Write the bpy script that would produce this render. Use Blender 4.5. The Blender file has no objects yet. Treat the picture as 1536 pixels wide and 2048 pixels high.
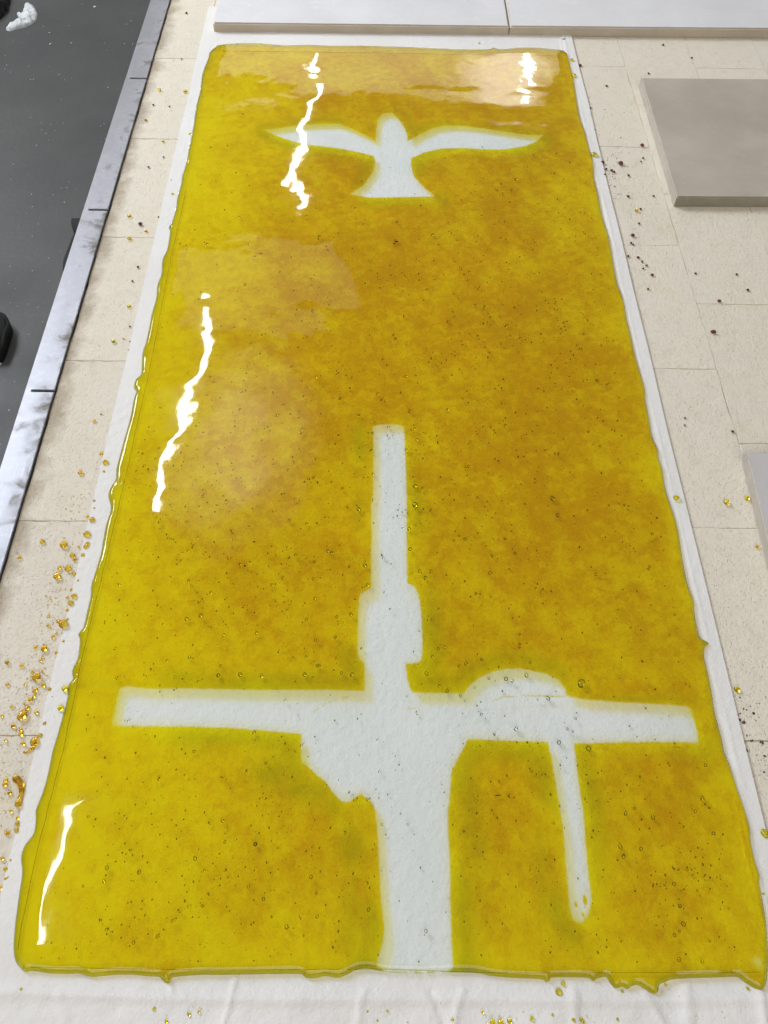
import bpy, bmesh, math, random
import numpy as np
from mathutils import Vector, Matrix, noise
from mathutils.kdtree import KDTree

random.seed(7)
rng = np.random.default_rng(7)
scene = bpy.context.scene
COL = scene.collection

# ------------------------------------------------------------------ camera
FPX, PITCH, ROLL, YAW, CAMH = 1803.6, .942553, .0302818, .0236227, .752874
_cy, _sy = math.cos(YAW), math.sin(YAW)
F_ = np.array([_sy * math.cos(PITCH), _cy * math.cos(PITCH), -math.sin(PITCH)])
R0 = np.array([_cy, -_sy, 0.0])
U0 = np.cross(R0, F_)
R_ = math.cos(ROLL) * R0 + math.sin(ROLL) * U0
U_ = -math.sin(ROLL) * R0 + math.cos(ROLL) * U0
cam_d = bpy.data.cameras.new('camera')
cam = bpy.data.objects.new('camera', cam_d)
COL.objects.link(cam)
m = Matrix.Identity(4)
for i in range(3):
    m[i][0], m[i][1], m[i][2] = R_[i], U_[i], -F_[i]
m[2][3] = CAMH
cam.matrix_world = m
cam_d.sensor_fit = 'HORIZONTAL'
cam_d.sensor_width = 36
cam_d.lens = 36 * FPX / 1536
cam_d.clip_start = .02
cam_d.clip_end = 100
scene.camera = cam

# ------------------------------------------------------------------ light
w = bpy.data.worlds.new('World'); scene.world = w; w.use_nodes = True
bg = w.node_tree.nodes['Background']
bg.inputs['Color'].default_value = (1.0, .965, .93, 1)
bg.inputs['Strength'].default_value = .17

def area(name, loc, target, sx, sy, L, color, spread=None):
    d = bpy.data.lights.new(name, 'AREA'); d.shape = 'RECTANGLE'
    d.size, d.size_y = sx, sy
    d.energy = L * math.pi * sx * sy
    d.color = color
    o = bpy.data.objects.new(name, d); COL.objects.link(o)
    v = (Vector(target) - Vector(loc)).normalized()
    o.rotation_euler = v.to_track_quat('-Z', 'Y').to_euler()
    o.location = loc
    return o

def soft_glow(o, power=1.0):
    # invented falloff, bright middle to dim rim, to soften the reflected sheen
    d = o.data; d.use_nodes = True; t = d.node_tree
    em = t.nodes['Emission']
    g = t.nodes.new('ShaderNodeNewGeometry')
    sub_ = t.nodes.new('ShaderNodeVectorMath'); sub_.operation = 'SUBTRACT'; sub_.inputs[1].default_value = (.5, .5, 0)
    ln = t.nodes.new('ShaderNodeVectorMath'); ln.operation = 'LENGTH'
    mr = t.nodes.new('ShaderNodeMapRange'); mr.interpolation_type = 'SMOOTHERSTEP'
    mr.inputs[1].default_value = .5; mr.inputs[2].default_value = .08
    mr.inputs[3].default_value = 0; mr.inputs[4].default_value = 2.4 * power
    t.links.new(g.outputs['Parametric'], sub_.inputs[0]); t.links.new(sub_.outputs[0], ln.inputs[0])
    t.links.new(ln.outputs['Value'], mr.inputs[0]); t.links.new(mr.outputs[0], em.inputs['Strength'])
    return o

TUBE = (1.0, .97, .92)
def tube(name, x, y0, y1, z, L=70, wd=.045, x1=None):
    x1 = x if x1 is None else x1
    d = bpy.data.lights.new(name, 'AREA'); d.shape = 'RECTANGLE'
    ln = math.hypot(y1 - y0, x1 - x)
    d.size, d.size_y = wd, ln
    d.energy = L * math.pi * wd * ln
    d.color = TUBE
    o = bpy.data.objects.new(name, d); COL.objects.link(o)
    o.location = ((x + x1) / 2, (y0 + y1) / 2, z)
    o.rotation_euler = (0, 0, -math.atan2(x1 - x, y1 - y0))
    return o

tube('fluorescent_tube_near', -1.06, .42, 1.02, 2.4, 38, .032, -1.01)
tube('fluorescent_tube_mid', -.88, 2.3, 3.6, 2.4, 38, .06)
tube('fluorescent_tube_far', -.44, 4.55, 6.05, 2.4, 38, .042, -.38)
tube('fluorescent_tube_far_right', .99, 5.78, 6.05, 2.4, 36, .05)
tube('fluorescent_tube_side', -2.6, 1.2, 7.5, 2.4, 45, .08)
p_ = area('added_sheen_panel_far', (-.62, 3.90, 2.5), (-.62, 3.90, 0), .95, .72, .62, (1, .95, .84)); p_.rotation_euler = (0, 0, .12)  # added unseen panel, gives the crisp pale patch on the glass
p_ = area('added_sheen_panel_near', (-.62, 2.80, 2.5), (-.62, 2.80, 0), .95, 1.75, .42, (1, .94, .82)); p_.rotation_euler = (0, 0, -.10); soft_glow(p_)  # added unseen panel, gives soft haze beside the mid tube reflection
p_ = area('added_sheen_panel_core', (-.66, 2.75, 2.52), (-.66, 2.75, 0), .36, 1.0, .45, (1, .95, .85)); p_.rotation_euler = (0, 0, .05); soft_glow(p_)  # added smaller panel, strengthens the middle of that haze
area('far_bright_panel', (.08, 6.5, 1.85), (.08, 0, 1.85), 2.5, 2.05, 1.15, (1.0, .97, .90))  # unseen panel added for the pale band reflected at the far end
area('rear_fill', (-.2, -2.8, 2.9), (.0, 1.0, 0), 4.2, 3.0, 2.35, (1.0, .94, .86))  # added fill behind the camera, no known window there
area('added_glow_panel_far', (.90, 6.3, 2.62), (.3, 0, .2), .85, .5, 1.5, (1, .97, .92))  # added glow panel, whitens the sheen at the far right
soft_glow(bpy.data.objects['added_glow_panel_far'])
area('left_window', (-2.7, 3.0, 2.2), (0, 1.2, 0), 1.45, 1.25, 19.0, (.84, .91, 1.0))

scene.view_settings.view_transform = 'Standard'
scene.view_settings.look = 'None'
scene.view_settings.gamma = 1
scene.view_settings.exposure = .06
scene.cycles.transparent_max_bounces = 48
scene.cycles.max_bounces = 12
scene.cycles.transmission_bounces = 10

# ------------------------------------------------------------------ helpers
def P(px, py, z=0.0):
    """the point at height z that stands at this place of the photograph"""
    d = F_ * FPX + R_ * (px - 768) + U_ * (1024 - py)
    t = (CAMH - z) / -d[2]
    return np.array([d[0] * t, d[1] * t, z])

def PP(pts, z=0.0):
    return np.array([P(a, b, z)[:2] for a, b in pts])

def pxsize(px, py, z=0.0):
    a = P(px - 1, py, z); b = P(px + 1, py, z)
    return np.linalg.norm(a - b) / 2

def tag(o, label=None, cat=None, group=None, kind=None):
    if label: o['label'] = label
    if cat: o['category'] = cat
    if group: o['group'] = group
    if kind: o['kind'] = kind
    return o

def link(name, me, mats=(), parent=None, loc=None):
    o = bpy.data.objects.new(name, me); COL.objects.link(o)
    if me is not None and mats:
        for mt in (mats if isinstance(mats, (list, tuple)) else [mats]):
            me.materials.append(mt)
    if parent: o.parent = parent
    if loc is not None: o.location = loc
    return o

def mesh_np(name, V, Fq, smooth=True):
    """V (n,3), Fq (m,k) constant size faces"""
    me = bpy.data.meshes.new(name)
    V = np.ascontiguousarray(V, dtype=np.float32); Fq = np.ascontiguousarray(Fq, dtype=np.int32)
    k = Fq.shape[1]
    me.vertices.add(len(V)); me.vertices.foreach_set('co', V.ravel())
    me.loops.add(Fq.size); me.loops.foreach_set('vertex_index', Fq.ravel())
    me.polygons.add(len(Fq))
    me.polygons.foreach_set('loop_start', np.arange(0, Fq.size, k, dtype=np.int32))
    me.polygons.foreach_set('loop_total', np.full(len(Fq), k, dtype=np.int32))
    me.polygons.foreach_set('use_smooth', np.full(len(Fq), smooth))
    me.update(calc_edges=True); me.validate()
    return me

def bm_mesh(name, bm, smooth=True):
    bmesh.ops.recalc_face_normals(bm, faces=bm.faces)
    me = bpy.data.meshes.new(name); bm.to_mesh(me); bm.free()
    for p in me.polygons: p.use_smooth = smooth
    return me

def resample(pts, step):
    pts = np.asarray(pts, float)
    seg = np.linalg.norm(np.diff(pts, axis=0), axis=1)
    s = np.concatenate([[0], np.cumsum(seg)])
    n = max(2, int(s[-1] / step))
    t = np.linspace(0, s[-1], n)
    return np.stack([np.interp(t, s, pts[:, k]) for k in range(pts.shape[1])], 1)

def spline(pts, sub=6):
    """Catmull-Rom through open points"""
    p = np.asarray(pts, float)
    p = np.vstack([2 * p[0] - p[1], p, 2 * p[-1] - p[-2]])
    out = []
    for i in range(1, len(p) - 2):
        for k in range(sub):
            t = k / sub
            out.append(.5 * ((2 * p[i]) + (-p[i-1] + p[i+1]) * t + (2*p[i-1] - 5*p[i] + 4*p[i+1] - p[i+2]) * t*t
                             + (-p[i-1] + 3*p[i] - 3*p[i+1] + p[i+2]) * t**3))
    out.append(p[-2])
    return np.array(out)

def sdf(Q, poly):
    """signed distance (inside > 0) of points Q (n,2) to a closed polygon"""
    best = np.full(len(Q), 1e9); ins = np.zeros(len(Q), bool)
    A = poly; B = np.roll(poly, -1, axis=0)
    for a, b in zip(A, B):
        ab = b - a; L = (ab @ ab) + 1e-18
        t = np.clip(((Q - a) @ ab) / L, 0, 1)
        dd = Q - a - t[:, None] * ab
        best = np.minimum(best, (dd ** 2).sum(1))
        c = ((a[1] > Q[:, 1]) != (b[1] > Q[:, 1]))
        xs = (b[0] - a[0]) * (Q[:, 1] - a[1]) / ((b[1] - a[1]) if b[1] != a[1] else 1e-12) + a[0]
        ins ^= c & (Q[:, 0] < xs)
    d = np.sqrt(best)
    return np.where(ins, d, -d)

def vnoise(x, y, seed=0):
    """smooth value noise on arrays"""
    xi = np.floor(x).astype(int); yi = np.floor(y).astype(int)
    def h(a, b):
        n = (a * 374761393 + b * 668265263 + seed * 974634777) & 0xffffffff
        n = ((n ^ (n >> 13)) * 1274126177) & 0xffffffff
        return ((n ^ (n >> 16)) & 0xffff) / 65535.0
    u = x - xi; v = y - yi; u = u*u*(3-2*u); v = v*v*(3-2*v)
    return (h(xi, yi)*(1-u) + h(xi+1, yi)*u)*(1-v) + (h(xi, yi+1)*(1-u) + h(xi+1, yi+1)*u)*v

def fbm(x, y, seed=0, octs=3):
    s = 0; a = .5; t = 0
    for k in range(octs):
        s = s + a * vnoise(x * 2**k, y * 2**k, seed + k); t += a; a *= .55
    return s / t

def sstep(a, b, x):
    t = np.clip((x - a) / (b - a), 0, 1); return t*t*(3-2*t)

# ------------------------------------------------------------------ materials
class NT:
    def __init__(s, name):
        s.mat = bpy.data.materials.new(name); s.mat.use_nodes = True
        s.t = s.mat.node_tree; s.t.nodes.clear()
        s.out = s.t.nodes.new('ShaderNodeOutputMaterial')
    def n(s, typ, **kw):
        nd = s.t.nodes.new(typ)
        for k, v in kw.items():
            if k.startswith('_'): setattr(nd, k[1:], v)
            else: nd.inputs[k.replace('__', ' ')].default_value = v
        return nd
    def l(s, a, b): s.t.links.new(a, b); return s
    def geo(s):
        return s.n('ShaderNodeNewGeometry').outputs['Position']
    def noise(s, scale, detail=3, rough=.5, vec=None, dist=0):
        nd = s.n('ShaderNodeTexNoise', Scale=scale, Detail=detail, Roughness=rough, Distortion=dist)
        s.l(vec if vec is not None else s.geo(), nd.inputs['Vector'])
        return nd.outputs['Fac']
    def ramp(s, fac, stops, interp='LINEAR'):
        r = s.n('ShaderNodeValToRGB'); r.color_ramp.interpolation = interp
        el = r.color_ramp.elements
        while len(el) < len(stops): el.new(.5)
        for e, (p, c) in zip(el, stops):
            e.position = p; e.color = (*c, 1) if hasattr(c, '__len__') else (c, c, c, 1)
        s.l(fac, r.inputs['Fac']); return r.outputs['Color']
    def mix(s, fac, a, b, mode='MIX'):
        nd = s.n('ShaderNodeMix', _data_type='RGBA', _blend_type=mode)
        for v, k in ((fac, 0), (a, 6), (b, 7)):
            if hasattr(v, 'links'): s.l(v, nd.inputs[k])
            else: nd.inputs[k].default_value = v if k == 0 else (*v, 1)
        return nd.outputs[2]
    def math(s, op, a, b=0.0, c=0.0, clamp=False):
        nd = s.n('ShaderNodeMath', _operation=op, _use_clamp=clamp)
        for i, v in enumerate((a, b, c)):
            if hasattr(v, 'links'): s.l(v, nd.inputs[i])
            else: nd.inputs[i].default_value = v
        return nd.outputs[0]
    def attr(s, name):
        return s.n('ShaderNodeAttribute', _attribute_name=name).outputs['Fac']
    def mapr(s, v, a, b, c=0, d=1):
        nd = s.n('ShaderNodeMapRange'); s.l(v, nd.inputs[0])
        for i, q in enumerate((a, b, c, d)): nd.inputs[i+1].default_value = q
        return nd.outputs[0]
    def bump(s, h, dist, strength=1, normal=None):
        nd = s.n('ShaderNodeBump', Strength=strength, Distance=dist)
        s.l(h, nd.inputs['Height'])
        if normal is not None: s.l(normal, nd.inputs['Normal'])
        return nd.outputs['Normal']
    def pbr(s, color, rough=.8, normal=None, metal=0, **kw):
        b = s.n('ShaderNodeBsdfPrincipled', Metallic=metal)
        for v, k in ((color, 'Base Color'), (rough, 'Roughness')):
            if hasattr(v, 'links'): s.l(v, b.inputs[k])
            else: b.inputs[k].default_value = (*v, 1) if k == 'Base Color' else v
        for k, v in kw.items(): b.inputs[k.replace('__', ' ')].default_value = v
        if normal is not None: s.l(normal, b.inputs['Normal'])
        s.l(b.outputs[0], s.out.inputs['Surface'])
        return s.mat

def mat_glass():
    s = NT('fused_glass')
    pos = s.geo()
    tone = s.attr('tone'); clear = s.attr('clear'); green = s.attr('green')
    n1 = s.noise(64, 6, .6, pos, .4); n2 = s.noise(14, 3, .5, pos); n3 = s.noise(900, 2, .5, pos)
    v = s.math('ADD', tone, s.math('MULTIPLY', s.math('SUBTRACT', n1, .5), 1.35))
    v = s.math('ADD', v, s.math('MULTIPLY', s.math('SUBTRACT', n2, .5), .9))
    v = s.math('ADD', v, s.math('MULTIPLY', s.math('SUBTRACT', n3, .5), .75))
    n4 = s.noise(260, 4, .65, pos, .6)
    v = s.math('ADD', v, s.math('MULTIPLY', s.math('SUBTRACT', n4, .5), .95))
    vv = s.n('ShaderNodeVectorMath', _operation='ADD'); s.l(pos, vv.inputs[0])
    dn = s.n('ShaderNodeTexNoise', Scale=160, Detail=2); s.l(pos, dn.inputs['Vector'])
    ds = s.n('ShaderNodeVectorMath', _operation='SCALE'); s.l(dn.outputs['Color'], ds.inputs[0]); ds.inputs['Scale'].default_value = .010
    s.l(ds.outputs[0], vv.inputs[1])
    vr = s.n('ShaderNodeTexVoronoi', Scale=105); vr.feature = 'SMOOTH_F1'; vr.inputs['Smoothness'].default_value = .35
    s.l(vv.outputs[0], vr.inputs['Vector'])
    sc_ = s.n('ShaderNodeSeparateColor'); s.l(vr.outputs['Color'], sc_.inputs[0])
    v = s.math('ADD', v, s.math('MULTIPLY', s.math('SUBTRACT', sc_.outputs[0], .5), .42))
    col = s.ramp(v, [(0, (.945, .85, .002)), (.33, (.912, .78, .002)), (.62, (.865, .70, .002)), (1, (.785, .565, .003))])
    col = s.mix(s.math('MULTIPLY', green, 1.0, clamp=True), col, (.58, .57, .003))
    cl = s.math('ADD', clear, s.math('MULTIPLY', s.math('SUBTRACT', n3, .5), .25), clamp=True)
    cl = s.mapr(cl, .12, .88)
    # pale frit left between tint and clear glass
    col = s.mix(cl, col, (.965, .99, .99))
    lw = s.n('ShaderNodeLayerWeight', Blend=.5)
    edge = s.math('POWER', s.mapr(lw.outputs['Facing'], .60, 1.0), 1.2)
    col = s.mix(s.math('MULTIPLY', edge, .9, clamp=True), col, (.20, .17, .01))
    tr = s.n('ShaderNodeBsdfTransparent'); s.l(col, tr.inputs['Color'])
    # surface ripple left by the fused frit
    m1 = s.noise(24, 1.0, .42, pos, .35); m2 = s.noise(7, 1, .4, pos); m3 = s.noise(90, 1, .4, pos)
    h = s.math('ADD', s.math('MULTIPLY', m1, 1.0), s.math('MULTIPLY', m2, 6.0))
    h = s.math('ADD', h, s.math('MULTIPLY', m3, .05))
    nb = s.bump(h, .00042)
    fr = s.n('ShaderNodeFresnel', IOR=1.52); s.l(nb, fr.inputs['Normal'])
    gl = s.n('ShaderNodeBsdfGlossy', Roughness=.034); s.l(nb, gl.inputs['Normal'])
    mx = s.n('ShaderNodeMixShader')
    bf = s.n('ShaderNodeNewGeometry').outputs['Backfacing']
    s.l(s.math('MULTIPLY', fr.outputs[0], s.math('SUBTRACT', 1, bf)), mx.inputs[0]); s.l(tr.outputs[0], mx.inputs[1]); s.l(gl.outputs[0], mx.inputs[2])
    s.l(mx.outputs[0], s.out.inputs['Surface'])
    return s.mat

def mat_simple_transparent(name, color, edge_color=None, lo=.3, hi=.9, gloss=0):
    s = NT(name)
    tr = s.n('ShaderNodeBsdfTransparent', Color=(*color, 1))
    if edge_color:
        lw = s.n('ShaderNodeLayerWeight', Blend=.5)
        f = s.mapr(lw.outputs['Facing'], lo, hi)
        s.l(s.mix(f, color, edge_color), tr.inputs['Color'])
    last = tr.outputs[0]
    if gloss:
        fr = s.n('ShaderNodeFresnel', IOR=1.5)
        gl = s.n('ShaderNodeBsdfGlossy', Roughness=.03)
        mx = s.n('ShaderNodeMixShader')
        s.l(s.math('MULTIPLY', fr.outputs[0], gloss), mx.inputs[0]); s.l(last, mx.inputs[1]); s.l(gl.outputs[0], mx.inputs[2])
        last = mx.outputs[0]
    s.l(last, s.out.inputs['Surface'])
    return s.mat

def mat_brick():
    s = NT('soft_firebrick')
    pos = s.geo()
    oi = s.n('ShaderNodeObjectInfo').outputs['Random']
    base = s.ramp(oi, [(0, (.73, .675, .56)), (.5, (.77, .715, .60)), (1, (.70, .65, .555))])
    n = s.noise(18, 5, .6, pos)
    base = s.mix(s.mapr(n, .3, .75, 0, .55), base, (.79, .745, .66))
    base = s.mix(s.mapr(s.noise(70, 6, .7, pos), .52, .74, 0, .38), base, (.56, .49, .38))
    # dark grime that collects by the steel rail
    sx = s.n('ShaderNodeSeparateXYZ'); s.l(pos, sx.inputs[0])
    x = sx.outputs['X']
    g = s.math('ADD', s.mapr(x, -.360, -.335, 1, 0), s.math('MULTIPLY', s.math('SUBTRACT', s.noise(30, 5, .65, pos), .5), 2.2))
    g = s.math('MULTIPLY', s.mapr(g, .15, .9), s.mapr(x, -.300, -.340))
    base = s.mix(s.math('MULTIPLY', g, .75), base, (.34, .27, .19))
    # pale wash remains, ochre fume stains
    st = s.mapr(s.noise(7, 4, .6, pos), .60, .75)
    base = s.mix(s.math('MULTIPLY', st, .35), base, (.64, .52, .26))
    sp = s.mapr(s.noise(420, 2, .6, pos), .70, .76)
    base = s.mix(s.math('MULTIPLY', sp, .45), base, (.33, .28, .23))
    vo = s.n('ShaderNodeTexVoronoi', Scale=330); s.l(pos, vo.inputs['Vector'])
    pit = s.mapr(vo.outputs['Distance'], .05, .30)
    h = s.math('ADD', s.math('MULTIPLY', pit, .5), s.math('MULTIPLY', s.noise(260, 4, .7, pos), 1.0))
    h = s.math('ADD', h, s.math('MULTIPLY', s.noise(30, 3, .6, pos), 1.5))
    return s.pbr(base, .92, s.bump(h, .0012, 1))

def mat_paper():
    s = NT('fibre_paper'); pos = s.geo()
    c = s.mix(s.mapr(s.noise(9, 3, .5, pos), .35, .7), (.765, .755, .74), (.81, .805, .80))
    h = s.math('ADD', s.math('MULTIPLY', s.noise(420, 3, .6, pos), .5), s.math('MULTIPLY', s.noise(110, 4, .6, pos), 1.5))
    return s.pbr(c, .9, s.bump(h, .0008, 1))

def mat_slab(name, c1, c2, sc=12, bump=.0003, rough=.85, spots=None):
    s = NT(name); pos = s.geo()
    c = s.mix(s.mapr(s.noise(sc, 5, .6, pos), .35, .68), c1, c2)
    if spots:
        c = s.mix(s.math('MULTIPLY', s.mapr(s.noise(120, 3, .6, pos), .66, .72), .6), c, spots)
    c = s.mix(s.math('MULTIPLY', s.mapr(s.noise(38, 6, .72, pos, 1.2), .55, .66), .16), c, tuple(min(1, q * 1.35) for q in c2))
    c = s.mix(s.math('MULTIPLY', s.mapr(s.noise(5, 5, .6, pos, .6), .50, .68), .22), c, tuple(q * .78 for q in c1))
    h = s.math('ADD', s.noise(300, 3, .6, pos), s.math('MULTIPLY', s.noise(30, 2, .5, pos), 1.5))
    return s.pbr(c, rough, s.bump(h, bump, .7))

def mat_steel():
    s = NT('stained_steel'); pos = s.geo()
    n = s.noise(34, 6, .62, pos, .6); big = s.noise(6, 2, .5, pos)
    sxy = s.n('ShaderNodeSeparateXYZ'); s.l(pos, sxy.inputs[0])
    inner = s.mapr(sxy.outputs['X'], -.3925, -.3600, -.10, .055)
    k = s.math('ADD', n, s.math('MULTIPLY', s.math('SUBTRACT', big, .5), .7))
    k = s.math('ADD', k, inner)
    st = s.mapr(k, .56, .64)
    dk = s.mapr(k, .66, .70)
    c = s.mix(st, (.32, .325, .36), (.235, .23, .235))
    c = s.mix(dk, c, (.17, .155, .145))
    rim = s.mapr(s.noise(160, 3, .6, pos), .5, .7)
    c = s.mix(s.math('MULTIPLY', rim, .18), c, (.5, .5, .53))
    r = s.mapr(k, .45, .68, .40, .66)
    mp = s.n('ShaderNodeMapping'); mp.inputs['Scale'].default_value = (700, 18, 1); s.l(pos, mp.inputs[0])
    br = s.noise(1, 3, .6, mp.outputs[0])
    return s.pbr(c, r, s.bump(br, .00012, .9), metal=.7)

def mat_floor():
    s = NT('workshop_concrete'); pos = s.geo()
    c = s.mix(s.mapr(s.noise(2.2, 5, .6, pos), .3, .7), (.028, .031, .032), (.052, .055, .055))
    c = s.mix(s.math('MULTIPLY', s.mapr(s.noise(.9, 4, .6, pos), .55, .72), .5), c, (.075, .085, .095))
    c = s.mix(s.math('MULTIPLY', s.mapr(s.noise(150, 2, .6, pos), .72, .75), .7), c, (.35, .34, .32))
    h = s.noise(60, 4, .6, pos)
    return s.pbr(c, s.mapr(s.noise(3, 3, .5, pos), .3, .7, .42, .7), s.bump(h, .0015, .5))

def mat_bead(name, col, dens=1):
    s = NT(name)
    b = s.n('ShaderNodeBsdfPrincipled', Roughness=.02, IOR=1.5)
    b.inputs['Base Color'].default_value = (*col, 1)
    b.inputs['Transmission Weight'].default_value = dens
    s.l(b.outputs[0], s.out.inputs['Surface'])
    return s.mat

M = dict(
    glass=mat_glass(), brick=mat_brick(), paper=mat_paper(), steel=mat_steel(), floor=mat_floor(),
    base=mat_simple_transparent('clear_base_glass', (.985, .995, .99)),
    bubble=mat_simple_transparent('air_bubble', (.97, .97, .88), (.03, .03, .01), .26, .58, 1.5),
    tiny=mat_simple_transparent('tiny_air_bubble', (.66, .63, .42), (.14, .13, .05), .15, .75),
    seam=mat_simple_transparent('sheet_edge_glass', (.80, .78, .45)),
    kilnwash=mat_slab('kiln_wash', (.68, .68, .70), (.74, .74, .765), 10, .0002, .85, (.70, .70, .70)),
    slabside=mat_slab('slab_side', (.49, .425, .33), (.56, .49, .39), 30, .0004),
    cordier=mat_slab('grey_shelf', (.41, .365, .305), (.50, .45, .385), 9, .0003, .8, (.50, .47, .43)),
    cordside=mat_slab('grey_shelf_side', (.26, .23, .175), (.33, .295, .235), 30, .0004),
    cordleft=mat_slab('grey_shelf_left_side', (.46, .42, .36), (.53, .49, .43), 30, .0004),  # lighter tone for side faces turned left
    washgrey=mat_slab('grey_wash', (.52, .50, .50), (.58, .56, .57), 9, .0003),
    amber=mat_bead('amber_glass', (1.0, .70, .045)),
    yellowg=mat_bead('yellow_glass', (1.0, .88, .05)),
    brown=mat_bead('burnt_glass', (.16, .045, .02), .25),
    mortar=mat_slab('joint_dust', (.52, .46, .37), (.58, .52, .43), 60),
    black=mat_slab('black_rubber', (.006, .006, .007), (.010, .010, .011), 40, .0003, .85),
    cloth=mat_slab('crumpled_tissue', (.50, .53, .55), (.62, .65, .67), 25, .0006, .9),
    speck=mat_slab('dark_speck', (.05, .05, .055), (.13, .10, .08), 200, .0001, .7),
)

# ------------------------------------------------------------------ workshop floor far below the kiln bed
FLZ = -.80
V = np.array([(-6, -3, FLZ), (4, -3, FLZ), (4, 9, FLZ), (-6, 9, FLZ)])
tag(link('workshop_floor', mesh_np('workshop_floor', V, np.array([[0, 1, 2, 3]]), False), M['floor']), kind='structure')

# ------------------------------------------------------------------ kiln bed of bricks
BL, BW, BH = .2286, .1143, .064
X0, Y0, RAILX = .404313, .988715, -.359547
bm = bmesh.new()
bmesh.ops.create_cube(bm, size=1, matrix=Matrix.Translation((.300, .9, -.0465)) @ Matrix.Diagonal((1.304, 2.4, .075, 1)))
tag(link('kiln_bed', bm_mesh('kiln_bed', bm, False), M['mortar']), kind='structure')
bed = bpy.data.objects['kiln_bed']

def brick_mesh(k, wx, half=False):
    r = random.Random(100 + k)
    hx, hy = wx / 2 - .00004, BL / 2 - .00022
    ring = []
    def side(a, b, n):
        for i in range(n):
            t = i / n
            x = a[0] + (b[0]-a[0])*t; y = a[1] + (b[1]-a[1])*t
            ring.append((x, y))
    side((-hx, -hy), (hx, -hy), 8); side((hx, -hy), (hx, hy), 14); side((hx, hy), (-hx, hy), 8); side((-hx, hy), (-hx, -hy), 14)
    verts = []; n = len(ring)
    for x, y in ring: verts.append((x, y, -BH))
    for x, y in ring: verts.append((x, y, -.0016 - r.random()*.0006))
    for x, y in ring:
        c = .00012 + (r.random()**4) * .0016
        verts.append((x - math.copysign(c, x) * (abs(x) > hx - 1e-6), y - math.copysign(c, y) * (abs(y) > hy - 1e-6), 0))
    me = bpy.data.meshes.new('brick')
    faces = []
    for lv in (0, 1):
        for i in range(n):
            j = (i + 1) % n
            faces.append((lv*n+i, lv*n+j, (lv+1)*n+j, (lv+1)*n+i))
    faces.append(tuple(range(2*n, 3*n)))
    me.from_pydata(verts, [], faces); me.update()
    me.materials.append(M['brick'])
    return me
bms = [brick_mesh(k, BW) for k in range(5)]
nar = brick_mesh(9, (X0 - 6 * BW) - (RAILX + .0009))   # first column is cut to the rail
for c in range(-7, 5):
    xc = X0 + BW * (c + .5) if c > -7 else 0
    for r_ in range(-4, 7):
        yc = Y0 + BL * (r_ + .5) - (0 if c % 2 else BL / 2)
        x0_, y0_ = P(1536 if c > -2 else 0, 2048)[:2]
        if yc + BL / 2 < -.02 or yc - BL / 2 > 1.95: continue
        me = random.choice(bms); xx = xc
        if c == -7:
            me = nar; xx = (RAILX + .0009 + X0 - 6 * BW) / 2
        o = bpy.data.objects.new('brick', me); COL.objects.link(o); o.parent = bed
        o.location = (xx + random.uniform(-.0002, .0002), yc + random.uniform(-.0003, .0003), random.uniform(-.0005, 0))
        o.rotation_euler = (random.uniform(-.0012, .0012), random.uniform(-.0015, .0015), math.pi if random.random() < .5 and c != -7 else 0)

# ------------------------------------------------------------------ steel rail with expansion slots
rail = tag(link('steel_rail', None), 'long stained steel edging rail with cut slots beside the cream bricks', 'rail')
rx0, rx1 = -.3925, RAILX
slots = [1.3781, 1.042, .7084, .375, .04, 1.714]
ys = []
for s_ in sorted(slots): ys += [s_ - .0016, s_ + .0016]
ys = [-.25] + ys + [2.1]
vs = []; fs = []
def quadbox(x0, x1, y0, y1, z0, z1):
    b = len(vs)
    vs.extend([(x0,y0,z0),(x1,y0,z0),(x1,y1,z0),(x0,y1,z0),(x0,y0,z1),(x1,y0,z1),(x1,y1,z1),(x0,y1,z1)])
    fs.extend([(b,b+3,b+2,b+1),(b+4,b+5,b+6,b+7),(b,b+1,b+5,b+4),(b+1,b+2,b+6,b+5),(b+2,b+3,b+7,b+6),(b+3,b,b+4,b+7)])
xm = rx0 + .0075
bm = bmesh.new()
out = [(rx0, -.25), (rx1, -.25)]
for s_ in sorted(slots):
    out += [(rx1, s_-.0016), (xm, s_-.0016), (xm, s_+.0016), (rx1, s_+.0016)]
out += [(rx1, 2.1), (rx0, 2.1)]
top = [bm.verts.new((x, y, .003)) for x, y in out]
ft = bm.faces.new(top)
ext = bmesh.ops.extrude_face_region(bm, geom=[ft])
for v in ext['geom']:
    if isinstance(v, bmesh.types.BMVert): v.co.z = 0
bmesh.ops.bevel(bm, geom=[e for e in bm.edges if all(v.co.z > .002 for v in e.verts)], offset=.0006, segments=2, affect='EDGES')
link('top_plate', bm_mesh('top_plate', bm, False), M['steel'], rail)
bm = bmesh.new()
bmesh.ops.create_cube(bm, size=1, matrix=Matrix.Translation((rx0 + .0016, .925, -.0455)) @ Matrix.Diagonal((.003, 2.35, .09, 1)))
link('flange', bm_mesh('flange', bm, False), M['steel'], rail)

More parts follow.
